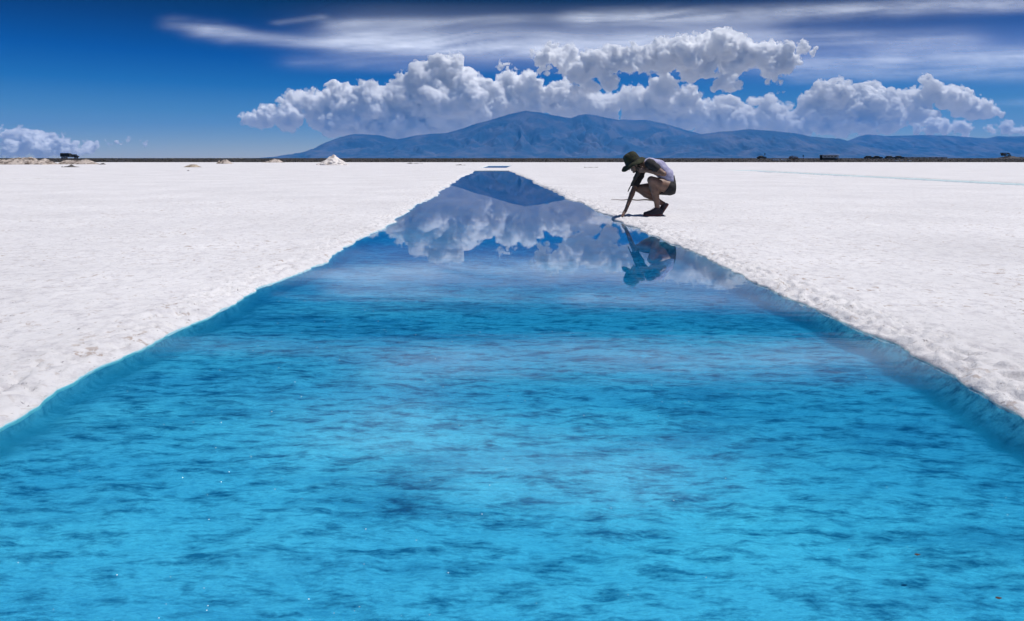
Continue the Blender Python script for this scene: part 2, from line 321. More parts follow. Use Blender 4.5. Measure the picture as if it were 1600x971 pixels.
def trench(x, y):
    """how far inside one of the more distant pools a point lies (metres, positive inside)"""
    j = (vnoise(x / .7, y / .7, seed=90) - .5) * .25
    d2 = np.minimum(np.minimum(x - (-3.05 + (y - 62) * .0 - .2 * j), 0.0 - .55 - x + (y - 62) * .02) , np.minimum(y - 62.6, 88 - y))
    d3 = np.minimum(np.minimum(x - 16.0, 17.9 - x), np.minimum(y - 19.5, 52.5 - y))
    d4 = np.minimum(np.minimum(x + 22.5, -18.6 - x), np.minimum(y - 28.3, 28.95 - y))
    return np.maximum(np.maximum(d2, d3), d4) + j
def salt_h(x, y, u=None):
    big = .018 * (fbm(x / 2.6, y / 2.6, oct=3, seed=40) - .5)
    crust = np.abs(2 * fbm(x / .34, y / .34, oct=4, seed=41, gain=.55) - 1)
    fine = (fbm(x / .05, y / .05, oct=3, seed=42) - .5) * .011 * (np.abs(y) < 14)
    patch = np.clip(fbm(x / 1.1, y / 1.1, oct=3, seed=43) * 2 - .7, 0, 1)
    z = .034 + big - crust * .024 * patch + fine
    if u is not None:
        near = np.exp(-(u / .28) ** 2)
        lump = 1 - np.abs(2 * vnoise(x / .048 + 1.5 * vnoise(x / .1, y / .1, seed=3), y / .048, seed=44) - 1)
        lump2 = 1 - np.abs(2 * vnoise(x / .15, y / .15, seed=46) - 1)
        z = z + near * ((lump - .5) * .05 * (x > 0) + (lump - .5) * .022 * (x <= 0) + (lump2 - .5) * .022)
        cr_ = np.abs(2 * vnoise(x / .10 + vnoise(x / .06, y / .06, seed=48), y / .085 + vnoise(x / .07, y / .07, seed=49), seed=47) - 1)      # cracks between the crust lumps
        z = z - .03 * np.exp(-(cr_ / .13) ** 2) * np.exp(-((u - .12) / .16) ** 2)
        z = np.maximum(z * (.12 + .34 * np.clip(u / .055, 0, 1) + .54 * np.clip(u / .24, 0, 1) ** .8), .004)
    z = z + .024 * np.exp(-((x - 2.1) / .75) ** 2 - ((y - 9.95) / .8) ** 2)        # slight rise where the person crouches
    t_ = trench(x, y)
    return np.where(t_ > 0, np.maximum(z - t_ * 1.6 - .05, -.16), z)
def geo(a, b, g, s):
    o = [a]
    while o[-1] < b: o.append(o[-1] + max(s, g * abs(o[-1])))
    o[-1] = b; return np.array(o)
rows = geo(P0, P1, .0045, .010)
cols = np.concatenate([[0, .003], geo(.012, 700, .017, .014)])
salt = bpy.data.materials.new('salt_crust'); salt.use_nodes = True
def salt_material(m):
    t = m.node_tree; n = t.nodes.new; l = t.links.new; p = t.nodes['Principled BSDF']
    p.inputs['Roughness'].default_value = .85; p.inputs['Specular IOR Level'].default_value = .25
    g = n('ShaderNodeNewGeometry')
    def noise(sc_, det, rough=.55, dim='3D', dist=0):
        q = n('ShaderNodeTexNoise'); q.inputs['Scale'].default_value = sc_; q.inputs['Detail'].default_value = det; q.inputs['Roughness'].default_value = rough
        q.inputs['Distortion'].default_value = dist; l(g.outputs['Position'], q.inputs[0]); return q
    def rmp(src, stops, mode='LINEAR'):
        r = n('ShaderNodeValToRGB'); r.color_ramp.interpolation = mode; c = r.color_ramp
        c.elements[0].position, c.elements[0].color = stops[0][0], (*stops[0][1], 1); c.elements[1].position, c.elements[1].color = stops[1][0], (*stops[1][1], 1)
        for q, k in stops[2:]: c.elements.new(q).color = (*k, 1)
        l(src, r.inputs[0]); return r
    def mix(f, a, b, mode='MIX'):
        x = n('ShaderNodeMix'); x.data_type = 'RGBA'; x.blend_type = mode
        if isinstance(f, float): x.inputs[0].default_value = f
        else: l(f, x.inputs[0])
        for s_, v in (('A', a), ('B', b)):
            if isinstance(v, tuple): x.inputs[s_].default_value = (*v, 1)
            else: l(v, x.inputs[s_])
        return x.outputs['Result']
    base = rmp(noise(.55, 9, .6).outputs[0], [(.35, (.555, .545, .56)), (.65, (.64, .63, .645))])
    mid = rmp(noise(13, 9, .72).outputs[0], [(.36, (.80, .79, .81)), (.52, (1, 1, 1))])
    c = mix(1.0, base.outputs[0], mid.outputs[0], 'MULTIPLY')
    fl = noise(17, 4, .6, dist=.6); fl2 = noise(1.1, 4, .5)                    # brownish flecks of dust caught in the crust, in patches
    a1 = rmp(fl.outputs[0], [(.60, (0, 0, 0)), (.66, (1, 1, 1))]); a2 = rmp(fl2.outputs[0], [(.38, (0, 0, 0)), (.6, (1, 1, 1))])
    f1 = mix(1.0, a1.outputs[0], a2.outputs[0], 'MULTIPLY')
    c = mix(f1, c, (.34, .28, .25))
    h = noise(41, 3, .6, dist=.4); a3 = rmp(h.outputs[0], [(.66, (0, 0, 0)), (.70, (.8, .8, .8))]); c = mix(a3.outputs[0], c, (.2, .19, .2))
    s = n('ShaderNodeSeparateXYZ'); l(g.outputs['Position'], s.inputs[0])      # wet foot of the crust
    wet = rmp(s.outputs[2], [(.0, (1, 1, 1)), (.005, (0, 0, 0))]); c = mix(wet.outputs[0], c, (.48, .57, .59))
    l(c, p.inputs['Base Color'])
    b1 = n('ShaderNodeBump'); b1.inputs['Strength'].default_value = .6; b1.inputs['Distance'].default_value = .02; l(noise(26, 12, .74).outputs[0], b1.inputs['Height'])
    b2 = n('ShaderNodeBump'); b2.inputs['Strength'].default_value = .35; b2.inputs['Distance'].default_value = .05; l(noise(2.2, 5, .6).outputs[0], b2.inputs['Height']); l(b1.outputs[0], b2.inputs['Normal'])
    l(b2.outputs[0], p.inputs['Normal'])
salt_material(salt)

V = []; Fc = []; off = 0
for side in (-1, 1):
    E_ = edge(rows, side)
    U, Yg = np.meshgrid(cols, rows); X = E_[:, None] + side * U
    bl = np.clip((U - 1.0) / 30, 0, 1)
    Yg = Yg + (vnoise(X / .05, Yg / .05, seed=60) - .5) * .006
    Z = salt_h(X, Yg, U); Z[:, 0] = -.012; Z[:, 1] = Z[:, 1] * .8; X[:, 0] -= side * .003
    V.append(np.stack([X, Yg, Z], -1).reshape(-1, 3)); f = grid_faces(len(rows), len(cols))
    Fc.append((f[:, ::-1] if side < 0 else f) + off); off += len(V[-1])
    if side < 0: rowA = np.stack([X[-1], Yg[-1], Z[-1]], -1)[::-1]; rowN = np.stack([X[0], Yg[0], Z[0]], -1)[::-1]
    else: rowA = np.concatenate([rowA, np.stack([X[-1], Yg[-1], Z[-1]], -1)]); rowN = np.concatenate([rowN, np.stack([X[0], Yg[0], Z[0]], -1)])
# the crossing at the far end, and the near end where the camera stands: full-width sheets
def full(y0, y1, g, s, back=False):
    ys = geo(y0, y1, g, s); xs = np.unique(np.round(np.concatenate([-geo(.1, 700, .03, .12), [0], geo(.1, 700, .03, .12)]), 4))
    X, Y = np.meshgrid(xs, ys)
    return X, Y
for (y0, y1, g, s, dr) in ((P1, 158, .0035, .08, 1), (-30, P0, .02, .05, 0)):
    X, Y = full(y0, y1, g, s)
    Z = salt_h(X, Y)
    e = 0 if dr else -1
    if dr: Y[0] += .0
    inside = (X[e] > edge(np.array([Y[e, 0]]), -1)[0]) & (X[e] < edge(np.array([Y[e, 0]]), 1)[0])
    if dr:
        Z = np.where((Y > y1 - 2), Z - (Y - y1 + 2) * .08, Z)
    V.append(np.stack([X, Y, Z], -1).reshape(-1, 3)); Fc.append(grid_faces(*X.shape) + off); off += len(V[-1])
    xs = X[e]; zz = Z[e]; yy = Y[e]                                 # end wall down into the pool
    wv = np.concatenate([np.stack([xs, yy, zz], -1), np.stack([xs, yy + (.0 if dr else 0), np.full_like(xs, -.30)], -1)])
    ff = grid_faces(2, len(xs)); V.append(wv); Fc.append((ff[:, ::-1] if not dr else ff) + off); off += len(wv)
salt_o = mesh_obj('salt_flat', np.concatenate(V), np.concatenate(Fc), salt, smooth=True)
tag(salt_o, kind='structure')

# pool bed and banks under the water
bed = bpy.data.materials.new('pool_bed'); bed.use_nodes = True
t = bed.node_tree; n = t.nodes.new; l = t.links.new; p = t.nodes['Principled BSDF']; p.inputs['Roughness'].default_value = .9; p.inputs['Specular IOR Level'].default_value = 0
g = n('ShaderNodeNewGeometry'); mp = n('ShaderNodeMapping'); mp.inputs['Scale'].default_value = (.34, 1, 1); l(g.outputs['Position'], mp.inputs[0])
def bn(sc_, det, rough, lo, hi, c1, c2, dist=0., src=None):
    q = n('ShaderNodeTexNoise'); q.inputs['Scale'].default_value = sc_; q.inputs['Detail'].default_value = det; q.inputs['Roughness'].default_value = rough; q.inputs['Distortion'].default_value = dist
    l(src or mp.outputs[0], q.inputs[0]); r = n('ShaderNodeValToRGB'); r.color_ramp.elements[0].position = lo; r.color_ramp.elements[1].position = hi
    r.color_ramp.elements[0].color = (*c1, 1); r.color_ramp.elements[1].color = (*c2, 1); l(q.outputs[0], r.inputs[0]); return r.outputs[0]
def mulc(a, b):
    x = n('ShaderNodeMix'); x.data_type = 'RGBA'; x.blend_type = 'MULTIPLY'; x.inputs[0].default_value = 1; l(a, x.inputs['A']); l(b, x.inputs['B']); return x.outputs['Result']
c = bn(.8, 5, .55, .34, .66, (.36, .50, .62), (.74, .77, .78))                      # broad patches of darker silt
c = mulc(c, bn(24, 6, .70, .35, .53, (.12, .32, .43), (1, 1, 1), .0))                # dark pits between the salt crystals
c = mulc(c, bn(95, 6, .85, .36, .60, (.52, .66, .74), (1, 1, 1), .5))
c = mulc(c, bn(5.5, 5, .66, .34, .50, (.50, .67, .75), (1, 1, 1), .2))
at = n('ShaderNodeAttribute'); at.attribute_name = 'bank_foot'
x = n('ShaderNodeMix'); x.data_type = 'RGBA'; l(at.outputs['Fac'], x.inputs[0]); l(c, x.inputs['A']); x.inputs['B'].default_value = (.11, .27, .35, 1)  # darker band along the foot of both banks
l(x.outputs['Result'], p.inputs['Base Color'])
bp = n('ShaderNodeBump'); bp.inputs['Strength'].default_value = .6; bp.inputs['Distance'].default_value = .02
q = n('ShaderNodeTexNoise'); q.inputs['Scale'].default_value = 22; q.inputs['Detail'].default_value = 8; l(mp.outputs[0], q.inputs[0]); l(q.outputs[0], bp.inputs['Height']); l(bp.outputs[0], p.inputs['Normal'])
DEPTH = .20
br = geo(P0, P1, .006, .014)
el, er = edge(br, -1), edge(br, 1)
wl = np.array([0, .01, .02, .035, .05, .065, .08, .095, .115, .13, .16, .25]); wz = np.array([-.03] * 12)
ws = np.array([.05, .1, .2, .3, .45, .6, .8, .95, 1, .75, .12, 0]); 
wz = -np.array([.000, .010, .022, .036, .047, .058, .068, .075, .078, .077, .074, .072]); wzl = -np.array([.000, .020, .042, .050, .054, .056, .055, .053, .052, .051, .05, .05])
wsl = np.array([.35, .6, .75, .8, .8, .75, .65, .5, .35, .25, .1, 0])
s_ = np.linspace(0, 1, 200)[1:-1]
rowsX = []; rowsZ = []; rowsS = []
for i, y in enumerate(br):
    a, b = el[i] - .004, er[i] + .004
    xi = np.concatenate([a + wl, a + .25 + s_ * (b - a - .5), (b - wl)[::-1]])
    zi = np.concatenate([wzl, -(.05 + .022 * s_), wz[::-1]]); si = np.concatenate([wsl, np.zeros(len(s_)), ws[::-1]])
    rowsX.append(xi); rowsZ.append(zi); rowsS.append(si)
X = np.array(rowsX); Z = np.array(rowsZ) * np.interp(br, [3.2, 4.6, 7, 60], [1, 1.1, 1.25, 1.3])[:, None]      # the cut deepens away from its shallow near end
X = X; S_ = np.array(rowsS); Y = np.repeat(br[:, None], X.shape[1], 1)
msk = np.clip((-Z - .012) / .04, 0, 1)
Z = Z + msk * ((fbm(X / .5, Y / .28, oct=4, seed=80) - .5) * .022 + (fbm(X / .09, Y / .05, oct=3, seed=81) - .5) * .014 * (Y < 9))
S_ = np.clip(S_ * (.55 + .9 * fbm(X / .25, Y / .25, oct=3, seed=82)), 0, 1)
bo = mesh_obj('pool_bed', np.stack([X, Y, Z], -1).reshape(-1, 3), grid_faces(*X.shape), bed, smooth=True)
a_ = bo.data.attributes.new('bank_foot', 'FLOAT', 'POINT'); a_.data.foreach_set('value', S_.astype(np.float32).ravel())
tag(bo, kind='structure')

# brine: a still surface that mirrors at low angles and tints what is seen through it
brine = bpy.data.materials.new('brine'); brine.use_nodes = True
t = brine.node_tree; t.nodes.clear(); n = t.nodes.new; l = t.links.new
fr = n('ShaderNodeFresnel'); fr.inputs[0].default_value = 1.5; gl = n('ShaderNodeBsdfGlossy'); gl.inputs['Roughness'].default_value = .012; gl.inputs['Color'].default_value = (.97, .98, 1, 1)
tr = n('ShaderNodeBsdfTransparent'); tr.inputs[0].default_value = (*TINT, 1); mx_ = n('ShaderNodeMixShader'); ou = n('ShaderNodeOutputMaterial')
g = n('ShaderNodeNewGeometry'); mp = n('ShaderNodeMapping'); mp.inputs['Scale'].default_value = (.35, 1, 1); l(g.outputs['Position'], mp.inputs[0])
q = n('ShaderNodeTexNoise'); q.inputs['Scale'].default_value = 9; q.inputs['Detail'].default_value = 4; q.inputs['Roughness'].default_value = .5; l(mp.outputs[0], q.inputs[0])
bp = n('ShaderNodeBump'); bp.inputs['Distance'].default_value = .01; l(q.outputs[0], bp.inputs['Height'])
# light breeze over the near part, glassy further out
q2 = n('ShaderNodeTexNoise'); q2.inputs['Scale'].default_value = .8; q2.inputs['Detail'].default_value = 3; l(mp.outputs[0], q2.inputs[0])
sp = n('ShaderNodeSeparateXYZ'); l(g.outputs['Position'], sp.inputs[0])
mr = n('ShaderNodeMapRange'); l(sp.outputs[1], mr.inputs[0]); mr.inputs[1].default_value = 2.0; mr.inputs[2].default_value = 6.5; mr.inputs[3].default_value = .12; mr.inputs[4].default_value = .005
mm = n('ShaderNodeMath'); mm.operation = 'MULTIPLY'; l(mr.outputs[0], mm.inputs[0]); l(q2.outputs[0], mm.inputs[1]); l(mm.outputs[0], bp.inputs['Strength'])
l(bp.outputs[0], gl.inputs['Normal']); l(bp.outputs[0], fr.inputs['Normal'])
l(fr.outputs[0], mx_.inputs[0]); l(tr.outputs[0], mx_.inputs[1]); l(gl.outputs[0], mx_.inputs[2]); l(mx_.outputs[0], ou.inputs[0])
va = n('ShaderNodeVolumeAbsorption'); va.inputs['Color'].default_value = (0, .66, .80, 1); va.inputs['Density'].default_value = 5.5; l(va.outputs[0], ou.inputs['Volume'])
wr = geo(P0, P1, .02, .03); wL, wR = edge(wr, -1) - .03, edge(wr, 1) + .03
wL = np.minimum(wL, np.interp(wr, Ly, Lx) - .10); wR = np.maximum(wR, np.interp(wr, Ry, Rx) + .10)
wm = np.array([np.stack([wL, wr, 0 * wr], -1), np.stack([wR, wr, 0 * wr], -1)]).transpose(1, 0, 2).reshape(-1, 3)
tag(mesh_obj('pool_water', wm, grid_faces(len(wr), 2), brine), kind='structure')
for (x0, x1, y0, y1) in ((-3.6, .4, 62, 89), (15.6, 18.3, 19, 53), (-23, -18.2, 28, 29.3)):
    tag(mesh_obj('distant_pool_water', [(x0, y0, -.03), (x1, y0, -.03), (x1, y1, -.03), (x0, y1, -.03)], [(0, 1, 2, 3)], brine), kind='structure')

# ------------------------------------------------------------------ dark scrub plain beyond the salt
scrub_m = noisy('scrub_soil', (.013, .010, .010), (.034, .026, .023), scale=.35, rough=1, detail=8)
ys = np.concatenate([[154, 156, 158, 160, 163, 167], geo(170, 26900, .03, 3)]); xs = np.concatenate([-geo(2, 29000, .02, 2.5)[::-1], [0], geo(2, 49000, .02, 2.5)])
X, Y = np.meshgrid(xs, ys)
Z = np.interp(Y, [154, 158, 200, 300, 420, 520, 26900], [-.35, -.02, .25, .60, .95, 1.06, 1.06]) + (fbm(X / 7, Y / 7, oct=4, seed=50) - .5) * .10 * np.clip((Y - 158) / 10, 0, 1) * (Y < 1500)
Z[-1] = .9
tag(mesh_obj('scrub_plain', np.stack([X, Y, Z], -1).reshape(-1, 3), grid_faces(*X.shape), scrub_m, smooth=True), kind='structure')

# ------------------------------------------------------------------ shapes grown as smooth unions of tapered limbs
class Form:
    def __init__(s, lo, hi, vox):
        s.lo = np.array(lo, float); s.v = vox; s.n = np.ceil((np.array(hi) - s.lo) / vox).astype(int) + 1
        s.F = np.full(s.n, -.04, dtype=np.float32)
    def _blk(s, lo, hi, pad):
        a = np.clip(((lo - pad - s.lo) / s.v).astype(int), 0, s.n); b = np.clip(((hi + pad - s.lo) / s.v).astype(int) + 2, 0, s.n)
        g = [(np.arange(a[k], b[k]) * s.v + s.lo[k]).astype(np.float32) for k in range(3)]
        return tuple(slice(a[k], b[k]) for k in range(3)), np.meshgrid(*g, indexing='ij')
    def _join(s, sl, d, k, cut):
        F = s.F[sl]
        if cut: F = -F; d = d; h = np.clip(.5 + .5 * (d - F) / k, 0, 1); s.F[sl] = -(F * (1 - h) + d * h + k * h * (1 - h)); return
        h = np.clip(.5 + .5 * (d - F) / k, 0, 1); s.F[sl] = F * (1 - h) + d * h + k * h * (1 - h)
    def limb(s, a, b, ra, rb, k=.012, flat=None, cut=False):
        a = np.array(a, float); b = np.array(b, float); r = max(ra, rb)
        sl, P = s._blk(np.minimum(a, b) - r, np.maximum(a, b) + r, .03)
        ab = b - a; t_ = np.clip(sum((P[i] - a[i]) * ab[i] for i in range(3)) / max(ab @ ab, 1e-9), 0, 1)
        Q = [P[i] - a[i] - t_ * ab[i] for i in range(3)]
        d = (ra + (rb - ra) * t_) - np.sqrt(sum(q * q for q in Q)); s._join(sl, d, k, cut)
    def chain(s, pts, rs, k=.012, cut=False):
        for i in range(len(pts) - 1): s.limb(pts[i], pts[i + 1], rs[i], rs[i + 1], k, cut=cut)
    def egg(s, c, ax, rad, k=.012, cut=False):
        """ellipsoid with axes ax (three unit vectors) and radii rad"""
        c = np.array(c, float); R_ = max(rad); sl, P = s._blk(c - R_, c + R_, .03); q = 0
        for u, r in zip(ax, rad): q = q + (sum((P[i] - c[i]) * u[i] for i in range(3)) / r) ** 2
        q = np.sqrt(q + 1e-9); s._join(sl, (1 - q) * min(rad) * .5 * (1 + np.array(sum(rad) / 3 / min(rad))), k, cut)
    def half(s, c, nrm):
        """keep the side towards which nrm points"""
        P = np.meshgrid(*[(np.arange(s.n[k]) * s.v + s.lo[k]).astype(np.float32) for k in range(3)], indexing='ij')
        s.F = np.minimum(s.F, sum((P[i] - c[i]) * nrm[i] for i in range(3)))
    def noise(s, size, amp, seed, oct=2, stretch=(1, 1, 1)):
        w = np.abs(s.F) < .03; I = np.nonzero(w); P = [(I[k] * s.v + s.lo[k]) / size / stretch[k] for k in range(3)]
        s.F[w] += (fbm(*P, oct=oct, seed=seed) - .5) * amp
    def mesh(s, name, m, parent=None, smooth=True):
        s.F[0] = s.F[-1] = -.04; s.F[:, 0] = s.F[:, -1] = -.04; s.F[:, :, 0] = s.F[:, :, -1] = -.04
        gr = openvdb.FloatGrid(.04); gr.copyFromArray(np.clip(-s.F, -.04, .04)); rr = gr.convertToPolygons(isovalue=0.0)
        return mesh_obj(name, rr[0] * s.v + s.lo, rr[-1], m, parent, smooth=smooth)

PO = np.array([1.90, 9.92, 0.0])
def J(cx, cy_, dy):
    """point of the figure: measured on an enlargement of the photo, dy metres behind the body's middle plane"""
    return np.array(px(940 + cx / 7.47, 220 + cy_ / 7.47, PO[1] + dy)) - PO
person = bpy.data.objects.new('person', None); COL.objects.link(person); person.location = PO
tag(person, 'crouching person in olive sun hat and black shorts, one hand touching the pool water', 'person')
skin = noisy('skin', (.14, .08, .056), (.20, .112, .08), scale=18, rough=.55, detail=3)
skin.node_tree.nodes['Principled BSDF'].inputs['Subsurface Weight'].default_value = .08
skin.node_tree.nodes['Principled BSDF'].inputs['Subsurface Scale'].default_value = .01
cloth_l = noisy('shirt_cloth', (.27, .26, .40), (.40, .39, .54), scale=14, rough=.9, bump=.3, bscale=60)
cloth_k = noisy('black_cloth', (.010, .010, .012), (.02, .019, .022), scale=20, rough=.9, bump=.3, bscale=80)
hat_m = noisy('hat_cloth', (.011, .013, .007), (.03, .034, .014), scale=16, rough=.95, bump=.4, bscale=70)
hair_m = noisy('hair', (.008, .006, .005), (.022, .015, .01), scale=40, rough=.6, stretch=(1, 1, .15))
shoe_m = noisy('shoe_mesh', (.018, .014, .02), (.04, .03, .04), scale=30, rough=.8)
sole_m = noisy('shoe_sole', (.10, .03, .035), (.2, .07, .06), scale=12, rough=.8)
lace_m = mat('shoe_lace', (.2, .06, .06), .8)

bf = Form((-.62, -.40, -.05), (.42, .40, 1.06), .0038)
hipN, hipF = J(800, 545, -.09), J(795, 550, .09)
kneN, kneF = J(582, 462, -.13), J(428, 558, .16)
ankN, ankF = J(652, 800, -.11), J(722, 742, .11)
waist, chest, uppr = J(765, 412, 0), J(655, 312, 0), J(572, 268, 0)
shN, shF = J(572, 275, -.15), J(488, 312, .14)
elN, wrN = J(728, 388, -.22), J(528, 354, -.14)
elF, wrF = J(385, 545, .08), J(282, 812, -.08)
X_, Y_, Z_ = np.eye(3)
bf.egg(J(815, 525, 0), (X_, Y_, Z_), (.115, .155, .115))
for s in (-1, 1):
    o_ = np.array([0, s * .055, 0])
    bf.chain([J(812, 515, 0) + o_, waist + o_, chest + o_ * 1.1, uppr + o_], [.085, .082, .092, .075], .03)
bf.limb(shN, shF, .048, .048, .03)
bf.chain([shN, shN * .45 + elN * .55, elN], [.048, .042, .034]); bf.chain([elN, elN * .7 + wrN * .3, wrN], [.035, .037, .024])
bf.chain([shF, shF * .45 + elF * .55, elF], [.048, .042, .034]); bf.chain([elF, elF * .7 + wrF * .3, wrF], [.035, .037, .023])
bf.chain([hipN, hipN * .5 + kneN * .5 + [0, 0, -.01], kneN], [.105, .090, .058], .02)
bf.chain([kneN + [-.004, 0, 0], J(622, 590, -.12), J(642, 690, -.115), ankN], [.055, .057, .043, .034], .012)
bf.chain([hipF, hipF * .5 + kneF * .5, kneF], [.10, .086, .056], .02)
bf.chain([kneF, J(520, 622, .145), J(620, 680, .13), ankF], [.052, .055, .042, .034], .012)
bf.chain([ankN, J(560, 845, -.11)], [.034, .022]); bf.chain([ankF, J(690, 840, .11)], [.034, .022])
# head, tilted down towards the hand
up_ = np.array([-.5, 0, .866]); fw = np.array([-.866, 0, -.5]); hd = J(382, 275, 0)
ax3 = (fw, Y_, up_)
bf.chain([uppr + [0, 0, .01], J(490, 272, 0), hd + fw * -.035 + up_ * -.05], [.062, .050, .052], .02)
bf.egg(hd + up_ * .02, ax3, (.092, .074, .092), .01)                             # skull
bf.egg(hd + fw * .025 - up_ * .045, ax3, (.058, .055, .068), .02)                 # face and jaw
bf.egg(hd + fw * .062 - up_ * .095, ax3, (.020, .022, .016), .015)                # chin
bf.chain([hd + fw * .086 + up_ * .0, hd + fw * .104 - up_ * .03], [.008, .011], .008)   # nose
bf.limb(hd + fw * .080 - up_ * .062 + Y_ * .016, hd + fw * .080 - up_ * .062 - Y_ * .016, .0075, .0075, .006)   # lips
for s in (-1, 1):
    bf.egg(hd + Y_ * s * .076 - up_ * .012 - fw * .008, ax3, (.017, .008, .027), .006)    # ear
    bf.egg(hd + fw * .088 + Y_ * s * .030 + up_ * .008, ax3, (.012, .014, .010), .008, cut=True)   # eye socket
    bf.limb(hd + fw * .080 + Y_ * s * .014 + up_ * .024, hd + fw * .074 + Y_ * s * .045 + up_ * .022, .009, .007, .008)   # brow
def hand(f, w, d, nrm, th, curl, spread=.2, k=.006):
    """palm and five fingers: d points along the fingers, nrm out of the palm, th to the thumb side"""
    d, nrm, th = [v / np.linalg.norm(v) for v in (np.array(d, float), np.array(nrm, float), np.array(th, float))]
    f.limb(w - d * .01, w + d * .03, .023, .024, .012)
    for i, (off, ln, r) in enumerate(((.030, .070, .0088), (.010, .078, .009), (-.011, .072, .0086), (-.030, .056, .0078))):
        kn = w + d * (.088 - abs(off) * .25) + th * off
        f.limb(w + d * .02 + th * off * .55, kn, .0155, .0125, .010)
        dd = d + th * off * spread * 12; dd /= np.linalg.norm(dd); p0 = kn; a = curl * .6
        for q, frac in enumerate((.45, .31, .24)):
            v = dd * math.cos(a) + nrm * math.sin(a); p1 = p0 + v * ln * frac
            f.limb(p0, p1, r * (1 - .09 * q), r * (1 - .09 * (q + 1)), .003); p0 = p1; a += curl * (.75 + .1 * i)
    b = w + d * .025 + th * .020; m1 = b + (d * .55 + th * .75 + nrm * .35) * .036; m2 = m1 + (d * .85 + th * .35 + nrm * .4) * .030
    f.limb(b, m1, .0145, .0115, .008); f.limb(m1, m2, .0105, .0095, .003); f.limb(m2, m2 + (d * .9 + nrm * .35) * .022, .0095, .0078, .003)
tip = J(208, 925, -.14)
hand(bf, wrF + (tip - wrF) * .12, tip - wrF, (.62, .25, -.25), (-.25, -.95, -.1), .32)
hand(bf, wrN + (J(460, 345, -.09) - wrN) * .15, (-1, .35, .12), (-.15, .85, .45), (-.1, -.3, .95), .55)
bf.mesh('body', skin, person)

eye_m = mat('eye_white', (.6, .58, .55), .3)
for s in (-1, 1):
    f = Form(hd + fw * .078 + Y_ * s * .031 + up_ * .006 - .02, hd + fw * .078 + Y_ * s * .031 + up_ * .006 + .02, .002)
    f.egg(hd + fw * .076 + Y_ * s * .031 + up_ * .006, ax3, (.011, .011, .011)); f.mesh('eye', eye_m, person)

f = Form((-.45, -.36, .40), (.42, .36, 1.02), .005)                                # shirt body
for s in (-1, 1):
    o_ = np.array([0, s * .06, 0])
    f.chain([J(800, 470, 0) + o_, waist + o_, chest + o_ * 1.1, uppr + o_ * 1.1], [.098, .096, .105, .086], .03)
f.chain([uppr, J(520, 272, 0)], [.08, .066], .03)
f.noise(.07, .012, 5, stretch=(1, 1.6, 1)); f.noise(.025, .005, 6, oct=2)
f.egg(J(470, 280, 0), (X_, Y_, Z_), (.058, .058, .058), .008, cut=True)
f.half(J(838, 462, 0), (-.75, 0, .66)); f.mesh('shirt', cloth_l, person)
for nm, a, b, t1, r in (('sleeve', shN, elN, .62, .066), ('sleeve', shF, elF, .95, .064)):    # black sleeves
    f = Form(np.minimum(a, b) - .11, np.maximum(a, b) + .11, .005); e = a * (1 - t1) + b * t1; u = (b - a) / np.linalg.norm(b - a)
    f.chain([a - u * .02 - Y_ * (.0 if a[1] < 0 else 0), a * .6 + b * .4, e], [r, r * .92, r * .78], .02); f.limb(a, uppr + Y_ * np.sign(a[1]) * .09, r, .072, .03)
    f.noise(.05, .014, 8); f.half(e, -u); f.mesh(nm, cloth_k, person)

f = Form((-.28, -.34, .22), (.45, .34, .80), .005)                                 # shorts
f.egg(J(818, 525, 0), (X_, Y_, Z_), (.126, .172, .130), .02)
f.chain([J(815, 520, 0), J(800, 455, 0)], [.115, .105], .03)
f.chain([hipN, hipN * .60 + kneN * .40 + [0, 0, -.014]], [.112, .100], .02); f.chain([hipF, hipF * .45 + kneF * .55], [.112, .098], .02)
f.noise(.06, .012, 9)
uN = (kneN - hipN) / np.linalg.norm(kneN - hipN)
f.half(J(728, 560, 0), (.82, 0, -.45) / np.linalg.norm((.82, 0, -.45)) * np.array([1, 1, 1])); f.half(J(800, 420, 0), (.35, 0, -.94)); f.mesh('shorts', cloth_k, person)

# sun hat: dome crown and a soft drooping brim
def hat():
    V, Fc = [], []; hc = hd + up_ * .045; n = 40
    prof = [(0.0, .135), (.045, .134), (.078, .122), (.098, .095), (.106, .05), (.110, .015), (.112, .0), (.135, -.012), (.160, -.030), (.178, -.052), (.176, -.057), (.155, -.037), (.130, -.019), (.104, -.008), (.100, .05), (.07, .11), (0.0, .128)]
    for i, (r, z) in enumerate(prof):
        for k in range(n):
            a = 2 * math.pi * k / n
            w_ = 1 + .05 * math.sin(3 * a + 1) * (r > .12); dz = .012 * math.sin(4 * a + .6) * (r > .12) + .006 * math.sin(5 * a) * (z > .08)
            ff = math.cos(a) * r * w_ * 1.06 + (.012 if r > .12 and math.cos(a) > 0 else 0); ss = math.sin(a) * r * w_ * .94
            V.append(hc + fw * ff + Y_ * ss + up_ * (z * 1.02 + dz))
    for i in range(len(prof) - 1):
        for k in range(n): Fc.append((i * n + k, i * n + (k + 1) % n, (i + 1) * n + (k + 1) % n, (i + 1) * n + k))
    return mesh_obj('sun_hat', np.array(V), np.array(Fc), hat_m, person, smooth=True)
ho = hat(); b_ = []
for k in range(41):
    a = 2 * math.pi * (k % 40) / 40; b_.append((a, hd + up_ * .045 + fw * math.cos(a) * .1195 + Y_ * math.sin(a) * .1065))
V = []
for a, c in b_:
    V += [c + up_ * .002, c + up_ * .026 - fw * math.cos(a) * .003]
mesh_obj('hat_band', np.array(V), grid_faces(41, 2), mat('hat_band', (.012, .013, .01), .8), ho, smooth=True)

